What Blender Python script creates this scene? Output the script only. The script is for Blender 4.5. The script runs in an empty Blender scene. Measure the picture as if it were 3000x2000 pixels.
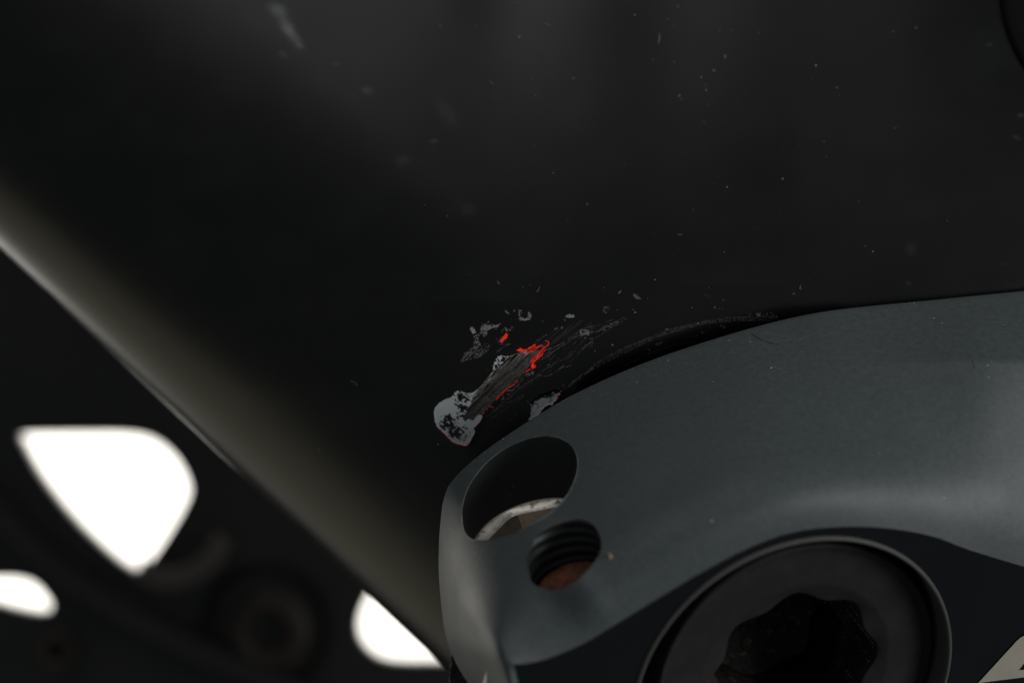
import bpy, bmesh, math, random
import numpy as np
from mathutils import Vector, Matrix

# ------------------------------------------------------------------ camera, world, lights
scene = bpy.context.scene
COL = scene.collection
MM = 0.001
D = 200.0            # mm, lens to the plane in focus
PXMM = 72.0 / 3000   # mm per photograph pixel in the plane in focus

cam = bpy.data.cameras.new("camera")
cam_ob = bpy.data.objects.new("camera", cam)
COL.objects.link(cam_ob)
cam.sensor_width = 36
cam.lens = 100
cam.clip_start = 0.005
cam.clip_end = 20
cam_ob.location = (0, -D * MM, 0)
cam_ob.rotation_euler = (math.pi / 2, 0, 0)
cam.dof.use_dof = True
cam.dof.focus_distance = (D - 3.0) * MM
cam.dof.aperture_fstop = 20
cam.dof.aperture_blades = 0
scene.camera = cam_ob

world = bpy.data.worlds.new("World")
scene.world = world
world.use_nodes = True
world.node_tree.nodes["Background"].inputs[0].default_value = (0.88, 0.95, 1.0, 1)
world.node_tree.nodes["Background"].inputs[1].default_value = 0.105

scene.view_settings.view_transform = 'Standard'
scene.view_settings.look = 'None'
scene.view_settings.exposure = 0.0
scene.view_settings.gamma = 1.0
scene.cycles.use_denoising = True
scene.cycles.max_bounces = 8


def area(name, loc, target, sx, sy, radiance, col=(1, 1, 1)):
    """area lamp whose face has about the given radiance (strength ~ pi * A * L)"""
    li = bpy.data.lights.new(name, 'AREA')
    li.shape = 'RECTANGLE'
    li.size, li.size_y = sx * MM, sy * MM
    li.energy = radiance * math.pi * sx * sy * MM * MM
    li.color = col
    o = bpy.data.objects.new(name, li)
    COL.objects.link(o)
    o.location = Vector(loc) * MM
    d = (Vector(target) - Vector(loc))
    o.rotation_euler = d.to_track_quat('-Z', 'Y').to_euler()
    return o


# x right, y into the picture, z up (mm)
area("softbox_overhead", (-125, -215, 380), (-125, -215, 0), 330, 430, 1.3, (1.0, 0.985, 0.965))
area("key_lamp", (430, -260, 25), (0, 0, 0), 210, 210, 15, (1.0, 0.985, 0.96))
area("side_lamp", (-320, 80, -300), (0, 0, 0), 330, 330, 0.52, (1.0, 0.92, 0.62))
area("backdrop_lamp", (450, 480, -600), (370, 900, -520), 400, 400, 44, (1, 0.95, 0.87))
area("backdrop_lamp", (-750, 480, 250), (-670, 900, 190), 400, 400, 44, (1, 0.95, 0.87))


# ------------------------------------------------------------------ helpers
def P(px, py, h):
    """photograph pixel + height above the plane in focus (mm towards the lens) -> metres"""
    f = (D - h) / D
    return ((px - 1500) * PXMM * f * MM, -h * MM, (1000 - py) * PXMM * f * MM)


def Parr(px, py, h):
    f = (D - h) / D
    return np.stack([(px - 1500) * PXMM * f * MM, -h * MM, (1000 - py) * PXMM * f * MM], -1)


def mesh_np(name, verts, quads, mat=None, smooth=True):
    me = bpy.data.meshes.new(name)
    verts = np.asarray(verts, dtype=np.float32)
    quads = np.asarray(quads, dtype=np.int32)
    n, k = quads.shape
    me.vertices.add(len(verts))
    me.vertices.foreach_set("co", verts.ravel())
    me.loops.add(n * k)
    me.loops.foreach_set("vertex_index", quads.ravel())
    me.polygons.add(n)
    me.polygons.foreach_set("loop_start", np.arange(0, n * k, k, dtype=np.int32))
    me.polygons.foreach_set("use_smooth", np.full(n, smooth, dtype=bool))
    me.update(calc_edges=True)
    me.validate()
    if mat:
        me.materials.append(mat)
    return me


def link(name, me, parent=None):
    o = bpy.data.objects.new(name, me)
    COL.objects.link(o)
    if parent:
        o.parent = parent
    return o


def tag(o, label=None, cat=None, group=None, kind=None):
    if label: o["label"] = label
    if cat: o["category"] = cat
    if group: o["group"] = group
    if kind: o["kind"] = kind
    return o


def grid_quads(nr, nc, close_c=False):
    r = np.arange(nr - 1)[:, None]
    c = np.arange(nc if close_c else nc - 1)[None, :]
    c2 = (c + 1) % nc
    a = r * nc + c
    b = r * nc + c2
    e = (r + 1) * nc + c2
    d = (r + 1) * nc + c
    return np.stack([a, b, e, d], -1).reshape(-1, 4)


def sstep(a, b, x):
    t = np.clip((x - a) / (b - a), 0, 1)
    return t * t * (3 - 2 * t)


class Noise2:
    def __init__(self, seed):
        self.t = np.random.RandomState(seed).rand(256, 256)

    def __call__(self, x, y):
        xi = np.floor(x).astype(int)
        yi = np.floor(y).astype(int)
        fx = x - xi
        fy = y - yi
        fx = fx * fx * (3 - 2 * fx)
        fy = fy * fy * (3 - 2 * fy)
        t = self.t
        a = t[xi % 256, yi % 256]
        b = t[(xi + 1) % 256, yi % 256]
        c = t[xi % 256, (yi + 1) % 256]
        d = t[(xi + 1) % 256, (yi + 1) % 256]
        return (a * (1 - fx) + b * fx) * (1 - fy) + (c * (1 - fx) + d * fx) * fy

    def fbm(self, x, y, o=3):
        s = 0
        w = 0
        for i in range(o):
            s = s + self(x * 2 ** i + 17 * i, y * 2 ** i + 31 * i) * 0.5 ** i
            w += 0.5 ** i
        return s / w


def pip(poly, x, y):
    poly = np.asarray(poly, float)
    ins = np.zeros(x.shape, bool)
    n = len(poly)
    for i in range(n):
        x1, y1 = poly[i]
        x2, y2 = poly[(i + 1) % n]
        if y1 == y2:
            continue
        c = (y1 > y) != (y2 > y)
        ins ^= c & (x < (x2 - x1) * (y - y1) / (y2 - y1) + x1)
    return ins


def dist_line(pts, x, y):
    """distance to a polyline and the fraction along it"""
    pts = np.asarray(pts, float)
    best = np.full(x.shape, 1e9)
    frac = np.zeros(x.shape)
    seg = np.hypot(*(pts[1:] - pts[:-1]).T)
    tot = seg.sum()
    acc = 0
    for i in range(len(pts) - 1):
        a, b = pts[i], pts[i + 1]
        d = b - a
        t = np.clip(((x - a[0]) * d[0] + (y - a[1]) * d[1]) / (d @ d + 1e-9), 0, 1)
        q = np.hypot(x - a[0] - t * d[0], y - a[1] - t * d[1])
        m = q < best
        best = np.where(m, q, best)
        frac = np.where(m, (acc + t * seg[i]) / tot, frac)
        acc += seg[i]
    return best, frac


def crom(pts, n):
    """Catmull-Rom through the rows of pts, n samples"""
    pts = np.asarray(pts, float)
    m = len(pts)
    t = np.linspace(0, m - 1 - 1e-9, n)
    i = np.floor(t).astype(int)
    f = (t - i)[:, None]
    g = lambda k: pts[np.clip(k, 0, m - 1)]
    p0, p1, p2, p3 = g(i - 1), g(i), g(i + 1), g(i + 2)
    return 0.5 * ((2 * p1) + (-p0 + p2) * f + (2 * p0 - 5 * p1 + 4 * p2 - p3) * f ** 2 + (-p0 + 3 * p1 - 3 * p2 + p3) * f ** 3)


# ------------------------------------------------------------------ materials
def mat(name, base, rough=0.5, metal=0.0, spec=0.5, noise=None, bump=None, attr=None, attr_col=None, rough_noise=None, col2=None):
    m = bpy.data.materials.new(name)
    m.use_nodes = True
    nt = m.node_tree
    b = nt.nodes["Principled BSDF"]
    b.inputs["Base Color"].default_value = (*base, 1)
    b.inputs["Roughness"].default_value = rough
    b.inputs["Metallic"].default_value = metal
    b.inputs["Specular IOR Level"].default_value = spec
    tc = nt.nodes.new("ShaderNodeTexCoord")
    out = None
    if noise:
        n = nt.nodes.new("ShaderNodeTexNoise")
        n.inputs["Scale"].default_value = noise[0]
        n.inputs["Detail"].default_value = 6
        n.inputs["Roughness"].default_value = 0.65
        nt.links.new(tc.outputs["Object"], n.inputs["Vector"])
        r = nt.nodes.new("ShaderNodeValToRGB")
        r.color_ramp.elements[0].position = noise[1]
        r.color_ramp.elements[1].position = noise[2]
        r.color_ramp.elements[0].color = (*base, 1)
        r.color_ramp.elements[1].color = (*(col2 or base), 1)
        nt.links.new(n.outputs["Fac"], r.inputs["Fac"])
        out = r.outputs["Color"]
    if attr:
        a = nt.nodes.new("ShaderNodeAttribute")
        a.attribute_name = attr
        mx = nt.nodes.new("ShaderNodeMix")
        mx.data_type = 'RGBA'
        nt.links.new(a.outputs["Fac"], mx.inputs["Factor"])
        if out:
            nt.links.new(out, mx.inputs[6])
        else:
            mx.inputs[6].default_value = (*base, 1)
        mx.inputs[7].default_value = (*attr_col, 1)
        out = mx.outputs[2]
    if out:
        nt.links.new(out, b.inputs["Base Color"])
    if rough_noise:
        n = nt.nodes.new("ShaderNodeTexNoise")
        n.inputs["Scale"].default_value = rough_noise[0]
        n.inputs["Detail"].default_value = 5
        nt.links.new(tc.outputs["Object"], n.inputs["Vector"])
        mr = nt.nodes.new("ShaderNodeMapRange")
        mr.inputs[1].default_value = 0.3
        mr.inputs[2].default_value = 0.7
        mr.inputs[3].default_value = rough_noise[1]
        mr.inputs[4].default_value = rough_noise[2]
        nt.links.new(n.outputs["Fac"], mr.inputs[0])
        nt.links.new(mr.outputs[0], b.inputs["Roughness"])
    if bump:
        n = nt.nodes.new("ShaderNodeTexNoise")
        n.inputs["Scale"].default_value = bump[0]
        n.inputs["Detail"].default_value = 4
        mp = nt.nodes.new("ShaderNodeMapping")
        if len(bump) > 3:
            mp.inputs["Scale"].default_value = bump[3]
        nt.links.new(tc.outputs["Object"], mp.inputs["Vector"])
        nt.links.new(mp.outputs["Vector"], n.inputs["Vector"])
        bp = nt.nodes.new("ShaderNodeBump")
        bp.inputs["Strength"].default_value = bump[1]
        bp.inputs["Distance"].default_value = bump[2]
        nt.links.new(n.outputs["Fac"], bp.inputs["Height"])
        nt.links.new(bp.outputs["Normal"], b.inputs["Normal"])
    return m


def tone_mat(name, rough=0.6, spec=0.4, bump=None):
    """colour read from the mesh's own wear map (attribute 'tone', a colour)"""
    m = bpy.data.materials.new(name)
    m.use_nodes = True
    nt = m.node_tree
    b = nt.nodes["Principled BSDF"]
    a = nt.nodes.new("ShaderNodeAttribute")
    a.attribute_name = "tone"
    nt.links.new(a.outputs["Color"], b.inputs["Base Color"])
    b.inputs["Roughness"].default_value = rough
    b.inputs["Specular IOR Level"].default_value = spec
    return m


M_frame = mat("matte_black_paint", (0.0022, 0.0023, 0.0023), 0.30, 0, 0.36, noise=(160, 0.35, 0.75), col2=(0.0036, 0.0035, 0.0034),
              bump=(2600, 0.05, 0.00003), attr="smudge", attr_col=(0.10, 0.105, 0.11), rough_noise=(70, 0.265, 0.345))
M_skin = mat("scuffed_black_paint", (0.0022, 0.0023, 0.0023), 0.30, 0, 0.36, noise=(160, 0.35, 0.75), col2=(0.0036, 0.0035, 0.0034),
             bump=(2600, 0.05, 0.00003), attr="smudge", attr_col=(0.46, 0.465, 0.455), rough_noise=(70, 0.265, 0.345))
M_crank = mat("grey_anodised", (0.030, 0.0385, 0.0410), 0.56, 0.0, 0.33, noise=(2400, 0.30, 0.72), col2=(0.046, 0.0565, 0.0590),
              bump=(2200, 0.22, 0.00004, (1, 1, 4)), rough_noise=(260, 0.52, 0.60))
M_bore = mat("black_machined_bore", (0.020, 0.023, 0.024), 0.5, 0, 0.35, bump=(900, 0.25, 0.00006, (1, 1, 8)))
M_face = mat("gloss_navy_black", (0.0014, 0.0016, 0.0030), 0.22, 0, 0.45, rough_noise=(120, 0.18, 0.30))
M_cap = mat("black_nylon", (0.012, 0.012, 0.0125), 0.65, 0, 0.12, noise=(500, 0.45, 0.75), col2=(0.020, 0.018, 0.017), bump=(1500, 0.3, 0.00006))
M_ring = mat("grey_bore_rim", (0.05, 0.052, 0.049), 0.55, 0.0, 0.15, rough_noise=(200, 0.45, 0.6))
M_steel = mat("worn_zinc_steel", (0.66, 0.62, 0.56), 0.40, 0.6, 0.5, noise=(2000, 0.54, 0.66), col2=(0.16, 0.13, 0.10), bump=(2500, 0.5, 0.00005))
M_socket = mat("dirty_socket", (0.46, 0.38, 0.29), 0.55, 0.1, 0.4, noise=(1500, 0.5, 0.75), col2=(0.12, 0.09, 0.06), bump=(2500, 0.3, 0.00004))
M_rust = mat("rusted_steel", (0.125, 0.042, 0.020), 0.9, 0, 0.2, noise=(1100, 0.42, 0.62), col2=(0.045, 0.022, 0.014), bump=(1800, 0.9, 0.00012))
M_grime = mat("dark_brown_grime", (0.006, 0.005, 0.004), 0.8, 0, 0.2, noise=(900, 0.55, 0.72), col2=(0.05, 0.034, 0.018), bump=(1500, 0.9, 0.0001))
M_primer = mat("grey_primer", (0.33, 0.355, 0.378), 0.55, 0, 0.35, noise=(350, 0.35, 0.7), col2=(0.37, 0.39, 0.41), bump=(3000, 0.1, 0.00003))
M_red = mat("fluorescent_red_paint", (0.98, 0.032, 0.012), 0.5, 0, 0.4, noise=(2500, 0.4, 0.75), col2=(0.90, 0.022, 0.010))
M_tone = tone_mat("scraped_paint", 0.6, 0.3)
M_logo = mat("beige_print", (0.215, 0.205, 0.165), 0.5, 0, 0.4, noise=(600, 0.3, 0.7), col2=(0.235, 0.225, 0.19))
M_ringplate = mat("black_anodised_plate", (0.013, 0.013, 0.0135), 0.42, 0, 0.4, noise=(120, 0.4, 0.7), col2=(0.018, 0.017, 0.016))
M_brownbolt = mat("dirty_black_bolt", (0.040, 0.031, 0.024), 0.6, 0.0, 0.3, noise=(200, 0.4, 0.7), col2=(0.012, 0.009, 0.007))
M_rimlit = mat("lit_black_edge", (0.075, 0.064, 0.056), 0.5, 0, 0.4, noise=(200, 0.4, 0.7), col2=(0.055, 0.047, 0.042))  # highlight of the pocket rim put into a lighter base colour
M_white = mat("white_paper", (0.88, 0.88, 0.87), 0.9, 0, 0.1, noise=(3, 0.3, 0.7), col2=(0.87, 0.87, 0.86))
M_dust = mat("pale_dust", (0.42, 0.42, 0.40), 0.8, 0, 0.3, noise=(700, 0.35, 0.62), col2=(0.09, 0.09, 0.086))
M_hair = mat("black_hair", (0.004, 0.004, 0.004), 0.5, 0, 0.3)
M_rubber = mat("gritty_black_seal", (0.010, 0.010, 0.009), 0.75, 0, 0.3, noise=(1300, 0.55, 0.68), col2=(0.10, 0.095, 0.08), bump=(1400, 1.0, 0.00025))

# ------------------------------------------------------------------ backdrop
bm = bmesh.new()
bmesh.ops.create_grid(bm, x_segments=8, y_segments=8, size=1.0)
me = bpy.data.meshes.new("backdrop")
bm.to_mesh(me)
bm.free()
me.materials.append(M_white)
bd = link("backdrop", me)
bd.location = (-0.35, 0.9, -0.1)
bd.rotation_euler = (math.pi / 2, 0, 0)
tag(bd, kind="structure")

# ------------------------------------------------------------------ bicycle frame
EU = np.array([0.7278, 0.6858])     # along the tube edge (pixel x, pixel y down)
EN = np.array([0.6858, -0.7278])    # away from the edge, into the tube
E0 = np.array([0.0, 725.0])
W_TUBE, R_TUBE = 1020.0, 15.0


GROOVE = np.array([(1500, 1262), (1658, 1170), (1786, 1108), (1913, 1056), (2041, 1012), (2168, 973), (2296, 939), (2423, 914), (2570, 897), (2717, 883), (3000, 855)], float)


def tube_h(v):
    x = np.clip(1 - v / W_TUBE, 0, 1)
    return -R_TUBE * (1 - np.sqrt(np.clip(1 - x * x, 0, 1)))


def extra_h(px, py):
    sx = (px - 1500) * PXMM
    sz = (1000 - py) * PXMM
    up = np.maximum(sz + 4, 0)
    h = -0.36 * (up - 11 * (1 - np.exp(-up / 11)))
    r = np.maximum(sx - 8, 0)
    h = h + 0.0006 * r ** 2 - 0.006 * np.maximum(sx - 27, 0) ** 2
    # gentle ripples of a hand-laid tube: the top is not evenly curved
    u2 = np.maximum(sz - 6, 0)
    h = h - 0.00045 * u2 ** 2 * np.cos(0.52 * sx) * np.exp(-(sx / 14) ** 2)
    # the surface turns in just along the crank's upper edge
    d_, f_ = dist_line(GROOVE, px, py)
    below = np.interp(px, GROOVE[:, 0], GROOVE[:, 1]) < py
    sd = np.where(below, d_, -d_)
    w_ = sstep(1640, 1800, px)
    lead = np.interp(px, [1640, 2250, 2500], [-75, -70, -22])
    h = h - 2.2 * w_ * sstep(0, 1, (sd - lead) / (110 - lead))
    return h


def frame_h(px, py):
    v = (px - E0[0]) * EN[0] + (py - E0[1]) * EN[1]
    return tube_h(v) + extra_h(px, py)


us = np.arange(-1400, 3700, 11.0)
# rolled under, silhouette, then across
th = np.radians(np.concatenate([np.linspace(172, 96, 16), np.linspace(90, 20, 60)]))
v_roll = W_TUBE * (1 - np.sin(th))
h_roll = R_TUBE * (np.cos(th) - 1)
v_flat = np.arange(v_roll[-1] + 11, 3500, 11.0)
V = np.concatenate([v_roll, v_flat])
Hb = np.concatenate([h_roll, tube_h(v_flat)])
UU, VV = np.meshgrid(us, V)
PX = E0[0] + UU * EU[0] + VV * EN[0]
PY = E0[1] + UU * EU[1] + VV * EN[1]
HH = np.repeat(Hb[:, None], len(us), 1) + extra_h(PX, PY)
fv = Parr(PX, PY, HH).reshape(-1, 3)
me = mesh_np("bicycle_frame", fv, grid_quads(len(V), len(us)), M_frame)
# chalky smudges and a few darker rubbed spots
nz = Noise2(3)
sm = .05 * np.clip(nz.fbm(PX / 170, PY / 120, 4) - .45, 0, 1)


def blob(cx, cy, rx, ry, ang, a):
    c, s = math.cos(ang), math.sin(ang)
    x = (PX - cx) * c + (PY - cy) * s
    y = -(PX - cx) * s + (PY - cy) * c
    q = (x / rx) ** 2 + (y / ry) ** 2
    return a * np.exp(-q ** 1.5)


nn = 0.35 + 1.1 * nz.fbm(PX / 22, PY / 22, 3)
for b_ in [(812, 30, 26, 18, 0.5, .26), (838, 75, 34, 16, 1.0, .28), (862, 112, 34, 13, 1.0, .22), (880, 138, 14, 6, .9, .12),
           (828, 160, 14, 9, .6, .08), (1075, 265, 15, 11, .3, .12), (1040, 281, 8, 5, 0, .05), (1310, 330, 46, 22, .9, .04),
           (1180, 472, 20, 18, 0, .05), (1370, 615, 20, 18, 0, .035), (985, 184, 6, 5, 0, .14), (1270, 415, 7, 6, 0, .12),
           (2670, 730, 16, 18, 0, .035), (2898, 130, 7, 7, 0, .08), (2896, 206, 5, 5, 0, .05), (2992, 340, 4, 9, 0, .1),
           (2980, 402, 4, 10, -.2, .1), (1690, 305, 60, 90, .2, .012), (2940, 770, 6, 5, 0, .08), (2660, 828, 8, 5, .3, .06)]:
    sm += 2.2 * blob(*b_) * nn
at = me.attributes.new("smudge", 'FLOAT', 'POINT')
at.data.foreach_set("value", np.clip(sm, 0, 1).ravel().astype(np.float32))
frame = link("bicycle_frame", me)
tag(frame, "large matte black bicycle frame tube with a chipped scrape beside the grey crank", "bicycle frame")

# ------------------------------------------------------------------ paint damage on the frame
GS = 1.15
gx = np.arange(1235, 1760, GS)
gy = np.arange(885, 1330, GS)
X, Y = np.meshgrid(gx, gy)
NR, NC = X.shape
n1, n2, n3, n4 = Noise2(11), Noise2(12), Noise2(13), Noise2(14)
z1 = lambda l: [(1260 + a / 7.127, 1100 + b / 7.127) for a, b in l]
z2 = lambda l: [(1340 + a / 5.2275, 880 + b / 5.2275) for a, b in l]
z3 = lambda l: [(1530 + a / 9.225, 1080 + b / 9.225) for a, b in l]
zA = lambda l: [(1200 + a / 2.851, 850 + b / 2.851) for a, b in l]
z8 = lambda l: [(1700 + a / 3.36, 830 + b / 3.36) for a, b in l]
# coordinates along (S) and across (T) the scrape
ca, sa = math.cos(math.radians(44)), math.sin(math.radians(44))
S = X * ca - Y * sa
T = X * sa + Y * ca
# jitter for ragged outlines
jx = (n1.fbm(X / 7, Y / 7, 3) - .5) * 7
jy = (n2.fbm(X / 7, Y / 7, 3) - .5) * 7
XJ, YJ = X + jx, Y + jy
XS, YS = X + jx * .35, Y + jy * .35

POLY_MAIN = z1([(80, 760), (110, 660), (200, 560), (330, 480), (450, 455), (490, 400), (530, 340), (600, 300), (680, 330), (760, 360),
                (860, 355), (930, 330), (1010, 250), (900, 440), (850, 600), (760, 720), (720, 850), (720, 970), (800, 900), (900, 930),
                (960, 860), (1010, 810), (1090, 820), (1080, 900), (1030, 970), (960, 1040), (910, 1090), (940, 1170), (890, 1260),
                (850, 1340), (790, 1440), (740, 1465), (620, 1430), (490, 1400), (430, 1340), (330, 1240), (230, 1140), (150, 1060),
                (100, 950), (85, 850)])
POLY_SCRAPE = z2([(230, 1470), (330, 1340), (440, 1210), (540, 1090), (640, 1000), (740, 890), (860, 820), (960, 790), (1060, 770), (1180, 770),
                  (1270, 740), (1240, 820), (1130, 960), (1110, 1000), (1030, 1080), (980, 1140), (930, 1220), (880, 1240), (760, 1330),
                  (660, 1420), (590, 1500)]) + z1([(1360, 500), (1270, 600), (1180, 690), (1100, 800), (1010, 880), (800, 905), (720, 975), (715, 850), (760, 720), (850, 600)])
POLY_SMALL = z2([(545, 1080), (550, 1000), (580, 910), (630, 850), (690, 835), (740, 855), (820, 840), (760, 880), (690, 960), (620, 1010)])
POLY_RIGHT = z3([(150, 1370), (210, 1310), (220, 1210), (225, 1100), (225, 950), (260, 900), (400, 730), (560, 690), (720, 610), (860, 580),
                 (1000, 570), (1090, 530), (1060, 620), (1000, 690), (960, 770), (870, 890), (790, 990), (740, 970), (600, 1040),
                 (530, 1110), (470, 1200), (420, 1290), (340, 1370), (240, 1400)])


def gauss(cx, cy, r):
    return np.exp(-((X - cx) ** 2 + (Y - cy) ** 2) / (r * r))


main = pip(POLY_MAIN, XS, YS)
# black islands eaten into the grey: clusters of ragged, slightly slanted specks
ca2, sa2 = math.cos(math.radians(-38)), math.sin(math.radians(-38))
Q1 = X * ca2 - Y * sa2
Q2 = X * sa2 + Y * ca2
isl = 0.50 * n3.fbm(Q1 / 8.0, Q2 / 4.6, 2) + 0.50 * n4.fbm(Q1 / 4.4, Q2 / 2.8, 2)
d_main = np.zeros(X.shape)
for cx, cy, r, a in [(1345, 1158, 15, .36), (1362, 1170, 17, .22), (1375, 1163, 12, .13), (1350, 1188, 15, .20), (1368, 1192, 12, .22), (1352, 1213, 16, .34), (1340, 1222, 8, .20),
                     (1330, 1178, 10, .15), (1310, 1226, 13, .38), (1296, 1240, 14, .34), (1318, 1238, 15, .38), (1300, 1252, 9, .25), (1328, 1258, 15, .33), (1325, 1274, 13, .40),
                     (1345, 1255, 14, .26), (1358, 1262, 14, .24), (1375, 1259, 12, .2), (1358, 1283, 15, .14), (1342, 1280, 12, .2), (1392, 1225, 10, .2)]:
    d_main += a * gauss(cx, cy, r)
d_main = np.minimum(d_main, .42)
main_full, small_full = main.copy(), pip(POLY_SMALL, XS, YS)
main &= (isl + d_main) < 0.80
small = pip(POLY_SMALL, XS, YS)
d_small = .16 * gauss(1456, 1066, 14) + .2 * gauss(1476, 1046, 12) + .1 * gauss(1490, 1042, 8)
small &= (isl + d_small) < 0.68
right = pip(POLY_RIGHT, XJ * .6 + XS * .4, YJ * .6 + YS * .4)
dl, _ = dist_line(z3([(225, 900), (420, 760), (620, 690), (860, 600), (1000, 560)]), X, Y)
d_right = .42 * np.exp(-(dl / 11) ** 2) + .15 * gauss(1613, 1172, 8) + .12 * gauss(1640, 1150, 8)
right_full = right.copy()
right &= (isl + d_right) < 0.72

# red layer
red_lines = [(z2([(1130, 780), (1250, 690), (1310, 680)]), 10 / 5.2), (z2([(1120, 930), (1230, 830), (1330, 720), (1390, 680), (1400, 640), (1360, 615)]), 15 / 5.2),
             (z2([(1110, 960), (1200, 900), (1310, 810)]), 12 / 5.2), (z2([(1150, 955), (1250, 870), (1310, 815)]), 15 / 5.2),
             (z2([(1200, 880), (1350, 750)]), 7 / 5.2), (z2([(1080, 800), (1200, 700)]), 9 / 5.2), (z2([(1150, 790), (1270, 690)]), 8 / 5.2),
             (z2([(1010, 770), (1100, 735), (1190, 675)]), 22 / 5.2), (z2([(1240, 775), (1330, 690)]), 7 / 5.2)]
red = np.zeros(X.shape, bool)
strk = n4.fbm(S / 22, T / 1.6, 2)
for l, w in red_lines:
    d, f = dist_line(l, XS, YS)
    red |= d < w * (0.05 + 0.95 * strk)
red |= pip(z2([(900, 770), (960, 715), (1030, 745), (1100, 740), (1000, 805), (975, 780)]), XJ, YJ)
red_fleck = pip(z2([(665, 645), (655, 600), (700, 555), (738, 495), (778, 518), (742, 585), (705, 622), (692, 648)]), XJ * .5 + XS * .5, YJ * .5 + YS * .5)
red_blob = pip(z2([(1128, 990), (1150, 958), (1182, 962), (1202, 1000), (1204, 1030), (1160, 1037), (1130, 1018)]), XS, YS)
rim_lines = [(z2([(975, 1150), (1000, 1120), (1060, 1080), (1110, 1050), (1170, 1040)]), 9 / 5.2, 1), (z2([(590, 1520), (650, 1450), (760, 1345), (860, 1290), (920, 1235)]), 11 / 5.2, 1),
             (z1([(1100, 800), (1160, 720), (1230, 650), (1280, 640), (1320, 665)]), 13 / 7.1, 1), (z1([(910, 1080), (960, 1040), (1030, 970), (1080, 890)]), 7 / 7.1, .8),
             (z1([(490, 1400), (600, 1425), (730, 1465), (790, 1440), (850, 1340), (890, 1260), (940, 1180)]), 12 / 7.1, .9),
             (z1([(130, 1050), (250, 1160), (430, 1340), (490, 1400)]), 6 / 7.1, .7), (z1([(930, 330), (1020, 240)]), 6 / 7.1, .7),
             (z1([(770, 1120), (830, 1105), (880, 1130)]), 9 / 7.1, .6), (z2([(545, 1080), (620, 1015)]), 5 / 5.2, .6),
             (z3([(240, 1210), (430, 1040), (560, 900), (700, 780), (860, 650)]), 12 / 9.2, .6), (z3([(800, 1000), (880, 880), (960, 790), (1060, 600)]), 14 / 9.2, .8)]
rim = np.zeros(X.shape, bool)
for l, w, k in rim_lines:
    d, f = dist_line(l, X + jx * .2, Y + jy * .2)
    rim |= (n4(X / 9.0, Y / 9.0) > .30) & (d < w * (0.30 + 0.85 * n1(X / 3.1, Y / 3.1)) * k * .85)

scrape = pip(POLY_SCRAPE, XS, YS)

# grey scuffs: everything fine and pale, one wear map
tone = np.zeros(X.shape)
fine = n2.fbm(X / 4.2, Y / 4.2, 2)
grain = n3(X / 3.0, Y / 3.0)


def stroke(l, w, a, br=.62, soft=False):
    """pale broken stroke"""
    global tone
    d, f = dist_line(l, X + jx * .25, Y + jy * .25)
    m = (d < w * (0.3 + n1(X / 4.1, Y / 4.1))) & (fine + .25 * grain < br + .12)
    tone = np.where(m, np.maximum(tone, 1.5 * a * (.35 + .9 * grain)), tone)


def patch(poly, dens, a):
    global tone
    m = pip(poly, XJ, YJ) & (fine * .6 + grain * .4 > 1 - dens)
    tone = np.where(m, np.maximum(tone, 1.5 * a * (.25 + 1.0 * n4(X / 3.3, Y / 3.3) ** 1.5)), tone)


patch(z2([(190, 412), (235, 415), (290, 490), (235, 505), (200, 465)]), .8, .22)
patch(z2([(335, 450), (390, 380), (500, 375), (660, 360), (640, 385), (520, 435), (460, 465), (450, 520), (400, 560), (350, 490)]), .58, .12)
patch(z2([(250, 540), (350, 510), (310, 600), (355, 660), (300, 730), (230, 720), (265, 620)]), .55, .12)
patch(z2([(40, 940), (110, 800), (260, 700), (500, 640), (480, 760), (330, 880), (230, 880), (110, 940)]), .42, .07)
patch(z2([(680, 430), (760, 410), (880, 380), (800, 475), (690, 495)]), .48, .08)
patch(z2([(590, 570), (780, 540), (760, 660), (690, 705), (600, 660)]), .38, .05)
patch(z2([(930, 150), (1010, 150), (960, 230), (1000, 280), (1080, 270), (1085, 180), (1130, 190), (1120, 290), (1020, 315), (930, 300), (945, 220)]), .52, .13)
patch(z2([(1660, 240), (1700, 205), (1790, 225), (1800, 260), (1700, 268)]), .75, .16)
patch(z2([(1590, 280), (1650, 270), (1660, 320), (1600, 320)]), .4, .07)
patch(z2([(1800, 270), (1940, 260), (1940, 350), (1850, 350)]), .35, .06)
patch(z2([(720, 150), (750, 160), (800, 210), (780, 215)]), .7, .11)
patch(z2([(860, 150), (890, 150), (885, 170), (860, 172)]), .8, .1)
patch(z2([(1840, 450), (2000, 440), (2040, 480), (1960, 590), (1900, 560)]), .5, .10)
patch(z2([(1480, 430), (1600, 380), (1620, 420), (1500, 470)]), .4, .07)
patch(z2([(480, 950), (540, 940), (500, 1060), (460, 1100), (450, 1010)]), .4, .06)
patch(z2([(1360, 770), (1480, 770), (1440, 880), (1400, 990), (1340, 980)]), .36, .07)
patch(z2([(1480, 1330), (1800, 1200), (1830, 1280), (1620, 1380)]), .36, .05)
patch(z2([(950, 1170), (1200, 1050), (1180, 1120), (960, 1260)]), .42, .09)
patch(z2([(620, 1500), (760, 1370), (950, 1260), (960, 1330), (760, 1480), (640, 1560)]), .42, .08)
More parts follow.
